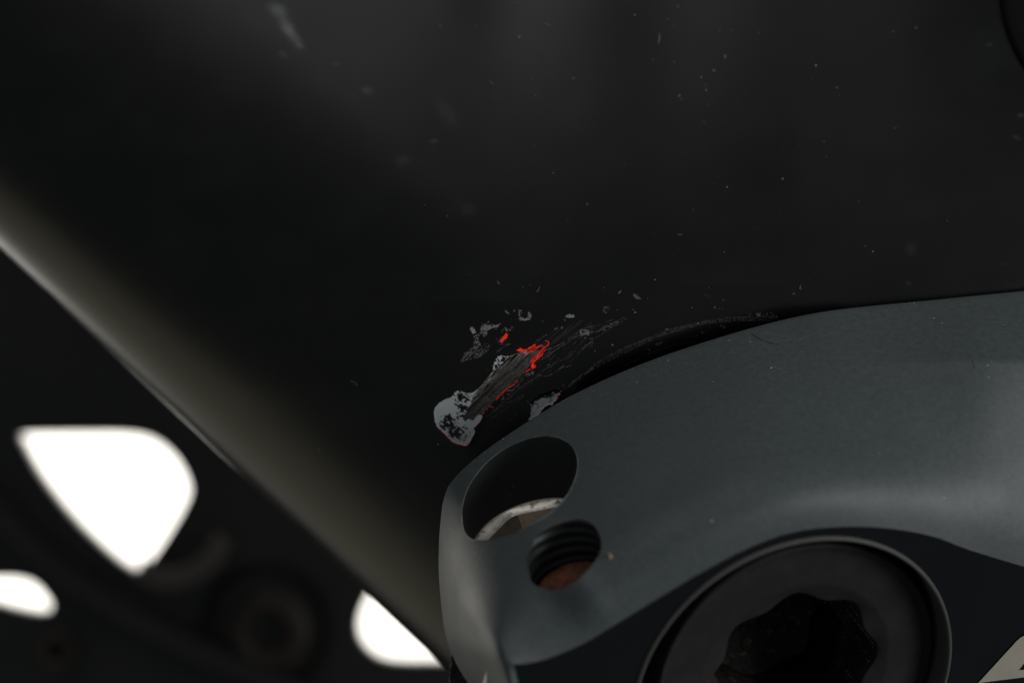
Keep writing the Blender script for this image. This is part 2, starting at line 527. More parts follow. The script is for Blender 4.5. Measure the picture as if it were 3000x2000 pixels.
for l, w, a in [([(60, 930), (100, 880), (180, 800), (240, 730)], 7, .08), ([(90, 930), (160, 890), (220, 800), (300, 760)], 7, .08), ([(250, 870), (330, 760)], 7, .07),
                ([(320, 860), (420, 800), (490, 680)], 7, .06), ([(390, 365), (440, 370), (500, 400)], 6, .10), ([(440, 455), (560, 400), (655, 362)], 8, .12), ([(460, 345), (485, 318)], 6, .10),
                ([(590, 800), (700, 715), (800, 665)], 5, .06), ([(585, 435), (650, 440)], 6, .10), ([(1090, 180), (1110, 230), (1090, 280)], 7, .12),
                ([(1230, 1130), (1290, 1155), (1390, 1160), (1500, 1090), (1640, 1000)], 6, .045), ([(1560, 1030), (1650, 1025), (1760, 985)], 5, .05),
                ([(1180, 640), (1370, 520)], 5, .06), ([(1360, 760), (1600, 660), (1840, 490)], 6, .055), ([(1300, 900), (1500, 760), (1800, 560), (2091, 420)], 6, .045),
                ([(1250, 1090), (1500, 960), (1760, 850)], 4, .03), ([(1390, 1040), (1700, 840)], 4, .03), ([(1940, 720), (2091, 600)], 5, .05), ([(800, 1500), (960, 1330), (1250, 1150)], 4, .04)]:
    stroke(z2(l), w / 5.2, a)
for l, w, a in [([(1420, 335), (1690, 240)], 5, .05), ([(1430, 380), (1840, 230)], 5, .05), ([(1500, 410), (1800, 260)], 4, .045), ([(700, 1010), (950, 870)], 3, .035),
                ([(680, 1070), (960, 880)], 3, .03), ([(640, 1060), (740, 975), (860, 870)], 4, .05), ([(960, 900), (1010, 960)], 3, .05), ([(840, 1080), (900, 1030)], 3, .03),
                ([(1330, 800), (1560, 630), (1800, 490)], 9, .05), ([(1340, 780), (1580, 600), (1800, 460)], 5, .05), ([(1370, 850), (1500, 760), (1800, 660)], 3, .03),
                ([(1280, 930), (1390, 800)], 4, .03)]:
    stroke(zA(l), w / 2.85, a)

# long faint streak field trailing up and to the right of the scrape
fieldm = pip(z2([(1180, 660), (1450, 470), (1750, 330), (2050, 290), (2091, 500), (1800, 600), (1500, 780), (1350, 850), (1250, 760)]), XJ, YJ)
tr = n4.fbm(S / 40 + 3, T / 1.9, 3)
tone = np.where(fieldm & (tr > .52), np.maximum(tone, .014 * (tr - .40) / .3), tone)
fieldm = pip(z2([(1220, 900), (1500, 800), (1900, 560), (2091, 480), (2091, 700), (1800, 900), (1500, 1080), (1250, 1150)]), XJ, YJ)
tone = np.where(fieldm & (tr > .60) & (fine > .42), np.maximum(tone, .026 * (tr - .45) / .3), tone)
fieldm = pip(z2([(600, 1560), (900, 1300), (1250, 1100), (1300, 1180), (1000, 1420), (750, 1568)]), XJ, YJ)
tone = np.where(fieldm & (tr > .58) & (fine > .45), np.maximum(tone, .032 * (tr - .45) / .3), tone)

FH = frame_h(X, Y)


def blur(a, r, n=2):
    for _ in range(n):
        for ax_ in (0, 1):
            k = 2 * r + 1
            p = np.concatenate([np.repeat(np.take(a, [0], ax_), r, ax_), a, np.repeat(np.take(a, [-1], ax_), r, ax_)], ax_)
            c = np.cumsum(p, ax_)
            z = np.zeros_like(np.take(c, [0], ax_))
            c = np.concatenate([z, c], ax_)
            n_ = a.shape[ax_]
            a = (np.take(c, np.arange(k, k + n_), ax_) - np.take(c, np.arange(0, n_), ax_)) / k
    return a


chips = main_full | small_full | right_full | red_fleck | red_blob | scrape | red
bx_ = sstep(.02, .5, blur(chips.astype(float), 16))
# paint film stands proud of the bared layers, with a small lip where it broke away
soft = blur(chips.astype(float), 2)
lip = np.clip(blur(chips.astype(float), 4) - .1, 0, .35) * (1 - soft)
FH = FH + .06 * (1 - soft) * bx_ + .06 * lip * bx_ + .10 * np.clip(tone, 0, .12) * fine - .02 * (scrape * np.clip((n1.fbm(S / 60, T / 1.5, 3) - .45) * 4, 0, 1))


def decal(name, mask, material, lift, label=None, cols=None, parent=None, minfaces=3, kind=None):
    fm = mask[:-1, :-1] & mask[1:, :-1] & mask[:-1, 1:] | (mask[:-1, :-1] & mask[1:, 1:])
    fm = fm | (mask[1:, 1:] & mask[:-1, 1:] & mask[1:, :-1])
    q = grid_quads(NR, NC)[fm.ravel()]
    if len(q) < minfaces:
        return None
    used, inv = np.unique(q.ravel(), return_inverse=True)
    # centre of the patch sits a little proud, its edge feathers down onto the paint
    hh = FH.ravel()[used] + lift
    v = Parr(X.ravel()[used], Y.ravel()[used], hh)
    me = mesh_np(name, v, inv.reshape(-1, 4)[:, ::-1], material)
    if cols is not None:
        a = me.attributes.new("tone", 'FLOAT_COLOR', 'POINT')
        c = np.ones((len(used), 4), np.float32)
        c[:, :3] = cols.reshape(-1, 3)[used]
        a.data.foreach_set("color", c.ravel())
    o = link(name, me, frame)
    if label: o["label"] = label
    if kind: o["kind"] = kind
    return o


# bare scraped band: dark brownish with fine streaks along it
st = n1.fbm(S / 60, T / 1.5, 3)
st2 = n2.fbm(S / 14, T / 1.3, 2)
edge_l, _ = dist_line(z2([(230, 1470), (440, 1210), (640, 1000), (860, 820), (1060, 770)]), X, Y)
edge_g = 1.6 * np.exp(-(edge_l / 12) ** 2)
endg = np.exp(-(((X - 1545) / 28) ** 2 + ((Y - 1040) / 22) ** 2))
base_v = .034 + .016 * np.clip((st - .45) * 4, 0, 1) + .13 * np.clip((st2 - .52) * 5, 0, 1) * edge_g + .12 * np.clip((st2 - .5) * 5, 0, 1) * endg
base_v += .09 * ((fine > .66) & (st2 > .5)) * (.4 + edge_g)
cols = np.stack([base_v * 1.06, base_v * 1.0, base_v * .93], -1)
decal("bare_scrape", scrape, M_tone, .012, "long scraped band of bare dark carbon", cols)
decal("primer_patch", main, M_primer, .022, "large round grey primer patch with black specks")
decal("primer_patch", small, M_primer, .022, "small grey primer patch on the upper edge of the scrape")
decal("primer_patch", right, M_primer, .022, "grey primer patch touching the crank edge")
decal("red_paint", red, M_red, .034, "red paint streaks at the upper end of the scrape")
decal("red_paint", red_fleck, M_red, .034, "lone red paint fleck left of the scrape")
decal("red_paint", red_blob, M_red, .036, "bright red paint blob on the right edge of the scrape")
decal("red_paint_rim", rim, M_red, .030, "thin red paint line along the chipped edges")
def skin(mask):
    q = grid_quads(NR, NC)[mask[:-1, :-1].ravel()]
    used, inv = np.unique(q.ravel(), return_inverse=True)
    me = mesh_np("scuffed_paint", Parr(X.ravel()[used], Y.ravel()[used], FH.ravel()[used] + .010), inv.reshape(-1, 4)[:, ::-1], M_skin)
    a = me.attributes.new("smudge", 'FLOAT', 'POINT')
    a.data.foreach_set("value", np.clip(tone.ravel()[used] / .46, 0, 1).astype(np.float32))
    return link("scuffed_paint", me, frame)


skin(X < 1745)["label"] = "scuffed black paint film around the chipped scrape"

# second wear map: rubbed arcs following the crank edge
gx2 = np.arange(1640, 2330, 1.4)
gy2 = np.arange(835, 1185, 1.4)
X, Y = np.meshgrid(gx2, gy2)
NR, NC = X.shape
jx = (n1.fbm(X / 7, Y / 7, 3) - .5) * 7
jy = (n2.fbm(X / 7, Y / 7, 3) - .5) * 7
XJ, YJ = X + jx, Y + jy
fine = n2.fbm(X / 4.2, Y / 4.2, 2)
grain = n3(X / 3.0, Y / 3.0)
tone = np.zeros(X.shape)
A1 = [(-150, 1010), (0, 900), (200, 760), (400, 650), (640, 550), (900, 450), (1200, 380), (1500, 335), (1900, 325)]
A2 = [(-150, 1030), (0, 920), (250, 775), (640, 580), (900, 470), (1200, 400), (1500, 355), (1860, 365)]
A3 = [(0, 1030), (150, 940), (330, 850), (560, 750), (680, 690), (820, 640), (1000, 590), (1130, 575)]
for l, w, a in [(A1, 9, .045), (A2, 6, .05), (A3, 5, .045), ([(0, 910), (300, 720), (640, 565), (900, 462)], 16, .02), ([(640, 560), (1200, 385), (1900, 345)], 14, .028),
                ([(840, 455), (870, 450), (875, 465)], 5, .12), ([(1040, 535), (1150, 512)], 4, .05), ([(660, 640), (690, 665)], 5, .07), ([(0, 480), (320, 355)], 5, .05),
                ([(20, 545), (440, 335)], 5, .05), ([(130, 550), (450, 350)], 4, .045), ([(0, 640), (130, 545)], 4, .05), ([(380, 95), (400, 75)], 6, .3),
                ([(2165, 30), (2170, 50), (2195, 60)], 6, .14), ([(2180, 15), (2168, 35)], 5, .12), ([(500, 555), (530, 560)], 4, .06)]:
    stroke(z8(l), w / 3.36, a * .5)
for poly, de, a in [([(515, 100), (560, 110), (600, 160), (550, 150)], .55, .12), ([(210, 230), (300, 225), (290, 310), (240, 300)], .42, .09), ([(345, 245), (375, 250), (365, 275)], .5, .07),
                    ([(735, 580), (800, 575), (790, 610), (740, 605)], .45, .06), ([(1200, 455), (1260, 480), (1240, 515), (1190, 490)], .42, .05), ([(1380, 400), (1430, 420), (1420, 445), (1380, 440)], .5, .06),
                    ([(1730, 290), (1780, 285), (1770, 320), (1735, 315)], .65, .14), ([(1560, 310), (1950, 290), (1940, 340), (1560, 345)], .40, .07), ([(2080, 90), (2130, 70), (2160, 110), (2090, 110)], .5, .15),
                    ([(150, 450), (360, 360), (380, 400), (180, 480)], .42, .09), ([(0, 470), (90, 455), (90, 490), (0, 495)], .55, .1), ([(1180, 100), (1280, 110), (1270, 150), (1190, 145)], .36, .03)]:
    patch(z8(poly), de, a * .65)
FH = frame_h(X, Y) + .005 + .10 * np.clip(tone, 0, .12) * fine
skin(X > 1738)["label"] = "black paint with rubbed arcs beside the crank edge"

# added black disc imitating a dark recess at the frame's top right corner
bm = bmesh.new()
gr = []
for k, (rr, up_) in enumerate([(405, -.6), (404, .05), (398, .25), (385, .40), (360, .48), (200, .5), (2, .5)]):
    ring = []
    for i in range(160):
        a_ = 2 * math.pi * i / 160
        x_, y_ = 3330 + rr * math.cos(a_), -40 + rr * 1.03 * math.sin(a_)
        ring.append(bm.verts.new(P(x_, y_, float(frame_h(np.float64(x_), np.float64(y_))) + up_)))
    gr.append(ring)
for r0, r1 in zip(gr[:-1], gr[1:]):
    for i in range(160):
        f = bm.faces.new((r0[i], r0[(i + 1) % 160], r1[(i + 1) % 160], r1[i]))
        f.smooth = True
me = bpy.data.meshes.new("dark_recess_disc")
bm.to_mesh(me)
bm.free()
me.materials.append(mat("recess_black", (0.0022, 0.0022, 0.0022), 0.9, 0, 0.1, noise=(300, .3, .7), col2=(0.003, 0.003, 0.003)))
link("dark_recess_disc", me, frame)

# ------------------------------------------------------------------ crank arm
AX = np.array([0.30, -0.45, 0.841])   # axle direction: right, up, towards the lens
AX = AX / np.linalg.norm(AX)
AXW = Vector((AX[0], -AX[2], AX[1]))
C_FACE_PX, H_C = (2326, 2008), 9.0
C_FACE = Vector(P(*C_FACE_PX, H_C))


def face_h(px, py):
    """height of the crank's outer face plane under a pixel"""
    px = np.asarray(px, float)
    py = np.asarray(py, float)
    kx = (px - 1500) * PXMM / D
    kz = (1000 - py) * PXMM / D
    c = np.array(C_FACE) / MM
    cx, ch, cz = c[0], -c[1], c[2]
    # point = (kx*(D-h), kz*(D-h), h); (point - c).AX = 0
    num = AX[0] * (kx * D - cx) + AX[1] * (kz * D - cz) - AX[2] * ch
    den = AX[0] * kx + AX[1] * kz - AX[2]
    return num / den


PAIRS = [  # outer silhouette, inner edge (pixels), height of the outer edge
    (1480, 2150, 1570, 2170, 0.5), (1420, 2075, 1535, 2070, 0.8), (1374, 2000, 1518, 2000, 1.2), (1338, 1940, 1509, 1962, 1.5), (1306, 1853, 1505, 1947, 1.8), (1290, 1718, 1516, 1944, 2.1),
    (1287, 1630, 1545, 1941, 2.3), (1291, 1545, 1590, 1932, 2.5), (1303, 1460, 1655, 1908, 2.6), (1334, 1401, 1720, 1878, 2.7), (1423, 1322, 1800, 1830, 2.8),
    (1546, 1238, 1895, 1772, 2.8), (1658, 1170, 1985, 1717, 2.8), (1786, 1108, 2075, 1665, 2.8), (1913, 1056, 2175, 1613, 2.7), (2041, 1012, 2275, 1572, 2.5),
    (2168, 973, 2370, 1550, 2.2), (2296, 939, 2490, 1542, 1.7), (2423, 914, 2614, 1548, 1.8), (2570, 897, 2735, 1571, 1.5), (2717, 883, 2850, 1613, 1.2), (3000, 855, 3060, 1675, 0.7),
    (3300, 828, 3340, 1740, 0), (3700, 790, 3720, 1800, -1), (4600, 700, 4600, 1800, -2.5)]
NT = 560
pr = crom(PAIRS, NT)
O = pr[:, 0:2]
I = pr[:, 2:4]
hO = pr[:, 4]
hI = face_h(I[:, 0], I[:, 1])
NS = 90
s = np.linspace(0, 1, NS)


def flank_profile(s):
    k = 1.28 - .33 * sstep(0, .6, s) - 1.30 * sstep(.60, .99, s)
    f = np.concatenate([[0], np.cumsum((k[1:] + k[:-1]) / 2 * np.diff(s))])
    return f / f[-1]


fs = flank_profile(s)
k_ = 1.25 - .33 * sstep(0, .6, s) - .85 * sstep(.50, 1.04, s)
fs_tip = np.concatenate([[0], np.cumsum((k_[1:] + k_[:-1]) / 2 * np.diff(s))])
fs_tip /= fs_tip[-1]
tipw = sstep(1440, 1290, O[:, 0])[:, None]
fs = fs[None, :] * (1 - tipw) + fs_tip[None, :] * tipw
wpx = np.hypot(*(I - O).T)
FX = O[:, None, 0] + (I - O)[:, None, 0] * s[None, :]
FY = O[:, None, 1] + (I - O)[:, None, 1] * s[None, :]
FHt = hO[:, None] + (hI - hO)[:, None] * fs
# crease that fades in along the right-hand part of the arm
cr = sstep(2380, 2900, O[:, 0])[:, None]
sc = 0.245
FHt = FHt + cr * 3.0 * np.where(s[None, :] < sc, s[None, :] / sc, 1 - (s[None, :] - sc) / (1 - sc))
# rounded nose at the left end: more belly
belly = sstep(1500, 1300, O[:, 0])[:, None]
FHt = FHt + belly * 0.9 * np.sin(np.pi * s[None, :] ** 0.8)
out = (O - I) / wpx[:, None]
rows_x = [I[:, 0] * 1.0, O[:, 0] + out[:, 0] * -25, O[:, 0] + out[:, 0] * 4 - out[:, 0] * 6, O[:, 0] + out[:, 0] * 3]
rows_y = [I[:, 1] * 1.0, O[:, 1] + out[:, 1] * -25, O[:, 1] + out[:, 1] * 4 - out[:, 1] * 6, O[:, 1] + out[:, 1] * 3]
edge_h = FHt[:, 0]
rows_h = [np.minimum(edge_h - 1.6, hI - 4), edge_h - 1.6, edge_h - .9, edge_h - .16]
BX = np.concatenate([np.array(rows_x).T, FX], 1)
BY = np.concatenate([np.array(rows_y).T, FY], 1)
BH = np.concatenate([np.array(rows_h).T, FHt], 1)
NB = BX.shape[1]
cv = Parr(BX, BY, BH).reshape(-1, 3)
q = grid_quads(NT, NB, close_c=True)
me_b = mesh_np("body", cv, q, M_crank)
bm = bmesh.new()
bm.from_mesh(me_b)
bm.verts.ensure_lookup_table()
bm.faces.new([bm.verts[i] for i in range(NB)])
bm.faces.new([bm.verts[(NT - 1) * NB + i] for i in range(NB)][::-1])
bmesh.ops.recalc_face_normals(bm, faces=bm.faces)
bm.to_mesh(me_b)
bm.free()

crank = bpy.data.objects.new("crank_arm", None)
COL.objects.link(crank)
crank.location = C_FACE
crank.empty_display_size = 0.01
tag(crank, "grey anodised crank arm with two bolt holes and a round black axle cap", "crank arm")
bpy.context.view_layer.update()


def link_c(name, me, parent=None):
    """child of the crank whose mesh is in world coordinates"""
    o = bpy.data.objects.new(name, me)
    COL.objects.link(o)
    p = parent or crank
    o.parent = p
    o.matrix_parent_inverse = Matrix.Translation(-C_FACE)
    return o


def link_s(name, me, parent):
    o = bpy.data.objects.new(name, me)
    COL.objects.link(o)
    o.parent = parent
    return o


def surf(px, py):
    d = (BX[:, 4:] - px) ** 2 + (BY[:, 4:] - py) ** 2
    i, j = np.unravel_index(np.argmin(d), d.shape)
    return FHt[i, j], i, j


BA = Vector((0.27, 0.43, -0.862)).normalized()   # pinch bolt axis, going in
BU = Vector((0.954, 0.0, 0.30))
BU = (BU - BA * BU.dot(BA)).normalized()
BV = BA.cross(BU).normalized()


def axis_mesh(name, c, rings, n, mats, rfun=None, ax=BA, u=BU, v=BV, cap0=False, cap1=False, matidx=None):
    """surface of revolution-like rings: (depth mm, radius mm or callable(theta))"""
    vs = []
    th = np.arange(n) * 2 * np.pi / n
    for k, (dep, r) in enumerate(rings):
        rr = r(th) if callable(r) else np.full(n, r)
        for t_, r_ in zip(th, rr):
            p = c + ax * dep * MM + (u * math.cos(t_) + v * math.sin(t_)) * r_ * MM
            vs.append(p[:])
    q = grid_quads(len(rings), n, close_c=True)
    me = mesh_np(name, np.array(vs), q, mats[0])
    for m in mats[1:]:
        me.materials.append(m)
    if matidx is not None:
        idx = np.repeat(np.array(matidx, dtype=np.int32), n)
        me.polygons.foreach_set("material_index", idx)
    if cap0 or cap1:
        b = bmesh.new()
        b.from_mesh(me)
        b.verts.ensure_lookup_table()
        if cap0:
            b.faces.new([b.verts[i] for i in range(n)])
        if cap1:
            f = b.faces.new([b.verts[(len(rings) - 1) * n + i] for i in range(n)][::-1])
            if matidx is not None: f.material_index = matidx[-1]
        bmesh.ops.recalc_face_normals(b, faces=b.faces)
        b.to_mesh(me)
        b.free()
    return me


H1 = (1517, 1420)
H2 = (1650, 1612)
R1, R2 = 4.40, 2.62
c1 = Vector(P(*H1, float(surf(*H1)[0])))
c2 = Vector(P(*H2, float(surf(*H2)[0])))

TB = 3.62
# bores are cut with boolean cutters
cut1 = axis_mesh("cut", c1, [(-11, R1), (TB + .35, R1), (TB + .36, 3.85), (TB + 3.7, 3.85)], 96, [M_bore], cap0=True, cap1=True)
PITCH = 0.74
rings = []
nring = 150


def thread_r(dep):
    def f(th):
        ph = (dep / PITCH - th / (2 * np.pi)) % 1.0
        tri = np.clip(np.abs(ph - .5) * 2 * 1.35 - .15, 0, 1)
        return R2 + 0.11 * (tri - .5)
    return f


for k in range(nring):
    dep = -8 + 12.0 * k / (nring - 1)
    rings.append((dep, thread_r(dep)))
cut2 = axis_mesh("cut", c2, rings, 72, [M_bore], cap0=True, cap1=True)

tmp = bpy.data.objects.new("tmp_body", me_b)
COL.objects.link(tmp)
for cm in (cut1, cut2):
    co = bpy.data.objects.new("cutter", cm)
    COL.objects.link(co)
    md = tmp.modifiers.new("cut", 'BOOLEAN')
    md.operation = 'DIFFERENCE'
    md.solver = 'EXACT'
    md.object = co
    try:
        md.material_mode = 'TRANSFER'
    except Exception:
        pass
dg = bpy.context.evaluated_depsgraph_get()
dg.update()
me_cut = bpy.data.meshes.new_from_object(tmp.evaluated_get(dg))
for o in [o for o in COL.objects if o.name.startswith(("cutter", "tmp_body"))]:
    bpy.data.objects.remove(o)
bm = bmesh.new()
bm.from_mesh(me_cut)
for f in bm.faces:
    f.smooth = True
for e in bm.edges:
    if len(e.link_faces) == 2:
        if e.link_faces[0].material_index != e.link_faces[1].material_index or e.calc_face_angle(0) > math.radians(38):
            e.smooth = False
bm.to_mesh(me_cut)
bm.free()
me_cut.name = "body"
body = link_c("body", me_cut)

# worn, rounded rim of the large bore, coloured lighter to imitate its glint
bm = bmesh.new()
bm.from_mesh(me_cut)
rim_e = [e for e in bm.edges if len(e.link_faces) == 2 and e.link_faces[0].material_index != e.link_faces[1].material_index
         and ((e.verts[0].co - c1) - BA * (e.verts[0].co - c1).dot(BA)).length < 4.6 * MM and (e.verts[0].co - c1).dot(BA) < 3.2 * MM]
adj = {}
for e in rim_e:
    for v_ in e.verts: adj.setdefault(v_.index, []).append(e.other_vert(v_).index)
bm.verts.ensure_lookup_table()
if adj:
    st_ = next(iter(adj))
    loop = [st_]
    prev_ = None
    while True:
        nx = [k for k in adj[loop[-1]] if k != prev_]
        if not nx or nx[0] == st_ or len(loop) > 4000: break
        prev_ = loop[-1]
        loop.append(nx[0])
    pts = [bm.verts[i].co.copy() for i in loop]
    b2 = bmesh.new()
    rs = []
    m_ = len(pts)
    for i in range(0, m_):
        d_ = (pts[(i + 2) % m_] - pts[i - 2]).normalized()
        a_ = (c1 - pts[i]).normalized()
        a_ = (a_ - d_ * a_.dot(d_)).normalized()
        b_ = d_.cross(a_)
        rs.append([b2.verts.new(pts[i] + (a_ * math.cos(t) + b_ * math.sin(t)) * .045 * MM) for t in np.linspace(0, 2 * math.pi, 9)[:-1]])
    for i in range(m_):
        for j in range(8):
            f = b2.faces.new((rs[i][j], rs[i][(j + 1) % 8], rs[(i + 1) % m_][(j + 1) % 8], rs[(i + 1) % m_][j]))
            f.smooth = True
    bmesh.ops.recalc_face_normals(b2, faces=b2.faces)
    me = bpy.data.meshes.new("bore_rim_edge")
    b2.to_mesh(me)
    b2.free()
    me.materials.append(mat("worn_glint_edge", (0.10, 0.11, 0.115), 0.4, 0.2, 0.5, noise=(900, .42, .62), col2=(0.03, 0.035, 0.037)))
    link_c("bore_rim_edge", me)
bm.free()

# pinch bolt with a hex socket at the bottom of the large bore
HEXROT = math.radians(48)


def hexr(ap):
    def f(th):
        a = (th + HEXROT) % (math.pi / 3) - math.pi / 6
        return ap / np.cos(a) * (1 - 0.04 * (np.abs(a) / (math.pi / 6)) ** 6)
    return f


mb = axis_mesh("pinch_bolt", c1, [(TB + .34, 4.37), (TB + .32, 4.16), (TB + .08, 4.10), (TB, 3.94), (TB + .04, 3.80), (TB + .2, hexr(3.28)), (TB + .40, hexr(3.1))], 120, [M_steel])
bolt = link_c("pinch_bolt", mb)
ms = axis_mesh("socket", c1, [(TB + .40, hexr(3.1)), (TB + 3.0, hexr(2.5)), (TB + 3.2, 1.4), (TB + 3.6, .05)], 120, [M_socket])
ms.materials.append(mat("shaded_dirty_socket", (0.17, 0.14, 0.11), 0.6, 0.1, 0.4, noise=(1500, 0.5, 0.75), col2=(0.05, 0.04, 0.03), bump=(2500, 0.3, 0.00004)))
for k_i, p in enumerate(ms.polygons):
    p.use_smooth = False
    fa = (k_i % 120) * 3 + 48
    if (fa // 60) % 2 == 0 or fa % 60 < 4: p.material_index = 1      # alternate facets coloured darker to imitate facet shading
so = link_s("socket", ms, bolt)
# rusty screw end inside the threaded bore
TR = 2.35
rnd = random.Random(5)
mr = axis_mesh("rusty_screw_end", c2, [(TR + 1.5, 2.46), (TR + .25, 2.44), (TR + .05, 2.3), (TR, 1.7), (TR + .06, .8), (TR + .02, .02)], 60, [M_rust])
for vv in mr.vertices:
    vv.co += Vector((rnd.uniform(-1, 1), rnd.uniform(-1, 1), rnd.uniform(-1, 1))) * 0.035 * MM
link_c("rusty_screw_end", mr)["label"] = "rust brown screw end in the small threaded hole"

# outer face with a round bore for the axle
U1 = Vector((1, 0, 0))
U1 = (U1 - AXW * U1.dot(AXW)).normalized()
U2 = AXW.cross(U1).normalized()
if U2.z < 0: U2 = -U2
RB = 11.55
n = 720
outline = [tuple(p) for p in I] + [(4650, 2200), (3900, 2500), (3300, 2700), (2400, 2900), (1800, 2500)]
oc = np.array([C_FACE_PX], float)
op = np.array(outline) - oc
oang = np.arctan2(-op[:, 1], op[:, 0])
verts = []
ring_rs = []
# outline expressed in the face plane
pl = []
for (x_, y_) in outline:
    w = Vector(P(x_, y_, float(face_h(x_, y_)))) - C_FACE
    pl.append((w.dot(U1) / MM, w.dot(U2) / MM))
pl = np.array(pl)


def ray_out(a):
    d = np.array([math.cos(a), math.sin(a)])
    best = None
    A = pl
    B = np.roll(pl, -1, 0)
    e = B - A
    den = d[0] * e[:, 1] - d[1] * e[:, 0]
    with np.errstate(divide='ignore', invalid='ignore'):
        t = (A[:, 0] * e[:, 1] - A[:, 1] * e[:, 0]) / den
        u = (A[:, 0] * d[1] - A[:, 1] * d[0]) / den
    ok = (u >= -1e-6) & (u <= 1 + 1e-6) & (t > 0)
    return t[ok].max() if ok.any() else 40.0


fr = [0, .02, .06, .15, .3, .5, .7, .85, .95, 1.0]
for k, f_ in enumerate(fr):
    for i in range(n):
        a = 2 * math.pi * i / n
        ro = ray_out(a)
        r = RB + (ro - RB) * f_
        drop = 0.10
        if f_ == 1.0: drop = 0.10
        p = C_FACE + (U1 * math.cos(a) + U2 * math.sin(a)) * r * MM - AXW * drop * MM
        verts.append(p[:])
me = mesh_np("outer_face", np.array(verts), grid_quads(len(fr), n, close_c=True), M_face)
link_c("outer_face", me)


CAP_C = C_FACE + (U1 * .85 - U2 * .15) * MM


def lathe(name, rings, n, m, c=None):
    return axis_mesh(name, c or C_FACE, rings, n, [m], ax=-AXW, u=U1, v=U2)


# rounded rim and bore wall
me = lathe("bore_rim", [(.12, RB + .05), (-.10, RB - .02), (-.14, RB - .12), (-.08, RB - .24), (.15, RB - .30), (5.0, RB - .36), (5.2, RB - .45), (5.3, 10.1)], 200, M_ring)
link_c("bore_rim", me)


def star(r0, a):
    return lambda th: r0 + a * np.cos(8 * (th - math.radians(47)))


ZC = 1.7
me = lathe("axle_cap", [(ZC + 1.2, 10.12), (ZC + .1, 10.10), (ZC - .16, 10.0), (ZC - .20, 9.86), (ZC - .02, 9.6), (ZC, 9.4), (ZC + .02, 7.0), (ZC + .05, 6.75), (ZC + .20, 6.45), (ZC + .3, star(5.92, .28)), (ZC + .38, star(5.8, .32)), (ZC + 3.2, star(5.7, .32))], 240, M_cap, CAP_C)
cap = link_c("axle_cap", me)
nzs = Noise2(21)


def spl(k):
    return lambda th: 5.05 + .22 * np.cos(8 * (th - math.radians(47))) + .35 * (nzs.fbm(th * 7 + 40, th * 0 + k * .7, 2) - .5)


me = lathe("axle_socket", [(ZC + 3.2, star(5.9, .2)), (ZC + 3.25, spl(0))] + [(ZC + 3.3 + k * .8, spl(k)) for k in range(1, 12)] + [(ZC + 13, 2.0), (ZC + 13.2, .02)], 200, M_grime, CAP_C)
ax_s = link_s("axle_socket", me, cap)

# rusty grit caked along the splines of the socket
rg = random.Random(9)
bm = bmesh.new()
for a0, d0, d1, n_ in ((-8, .6, 5, 60), (6, .5, 6, 80), (20, .5, 7, 120), (34, .6, 6, 90), (50, .6, 4, 50), (-30, .4, 4, 60), (68, .3, 3, 20), (12, .3, 9, 60)):
    for _ in range(n_):
        t_ = rg.random()
        a_ = math.radians(a0 + rg.gauss(0, 1.6) + 6 * t_)
        dep = ZC + d0 + (d1 - d0) * t_
        rr = 5.75 + .32 * math.cos(8 * (a_ - math.radians(47))) - .06 if dep < ZC + 3.2 else 5.0
        dir_ = U1 * math.cos(a_) + U2 * math.sin(a_)
        p_ = CAP_C - AXW * dep * MM + dir_ * rr * MM
        r_ = rg.uniform(.6, 2.4) * PXMM * MM
        t1 = AXW
        t2 = AXW.cross(dir_)
        vs_ = [bm.verts.new(p_ + t1 * r_ * math.cos(q_) + t2 * r_ * math.sin(q_)) for q_ in (0, 1.5, 3.1, 4.6)]
        tp = bm.verts.new(p_ - dir_ * r_ * .7)
        for i in range(4): bm.faces.new((vs_[i], vs_[(i + 1) % 4], tp))
me = bpy.data.meshes.new("grit")
bm.to_mesh(me)
bm.free()
me.materials.append(mat("brown_grit", (0.40, 0.23, 0.10), 0.7, 0, 0.4, noise=(900, .4, .6), col2=(0.18, 0.12, 0.07)))
tag(link_s("grit", me, cap), kind="stuff")

# printed letter fragment on the face
f_ = lambda x_, y_: Vector(P(x_, y_, float(face_h(x_, y_)))) + AXW * (-.02 * MM)
outer_l = [(2866, 2000), (2925, 1936), (2978, 1878), (2990, 1867), (3004, 1860), (3040, 1850), (3110, 1838), (3130, 1860), (3110, 1960), (3000, 1983), (2968, 1987), (2920, 1993)]
inner_l = [(2985, 1962), (3000, 1943), (3040, 1905), (3060, 1905), (3040, 1958), (3000, 1961)]
bm = bmesh.new()
vo = [bm.verts.new(f_(*p)) for p in outer_l]
vi = [bm.verts.new(f_(*p)) for p in inner_l]
es = [bm.edges.new((vo[i], vo[(i + 1) % len(vo)])) for i in range(len(vo))] + [bm.edges.new((vi[i], vi[(i + 1) % len(vi)])) for i in range(len(vi))]
bmesh.ops.triangle_fill(bm, use_beauty=True, use_dissolve=False, edges=es)
me = bpy.data.meshes.new("printed_letter")
bm.to_mesh(me)
bm.free()
me.materials.append(M_logo)
link_c("printed_letter", me)["label"] = "beige printed letter on the dark face"

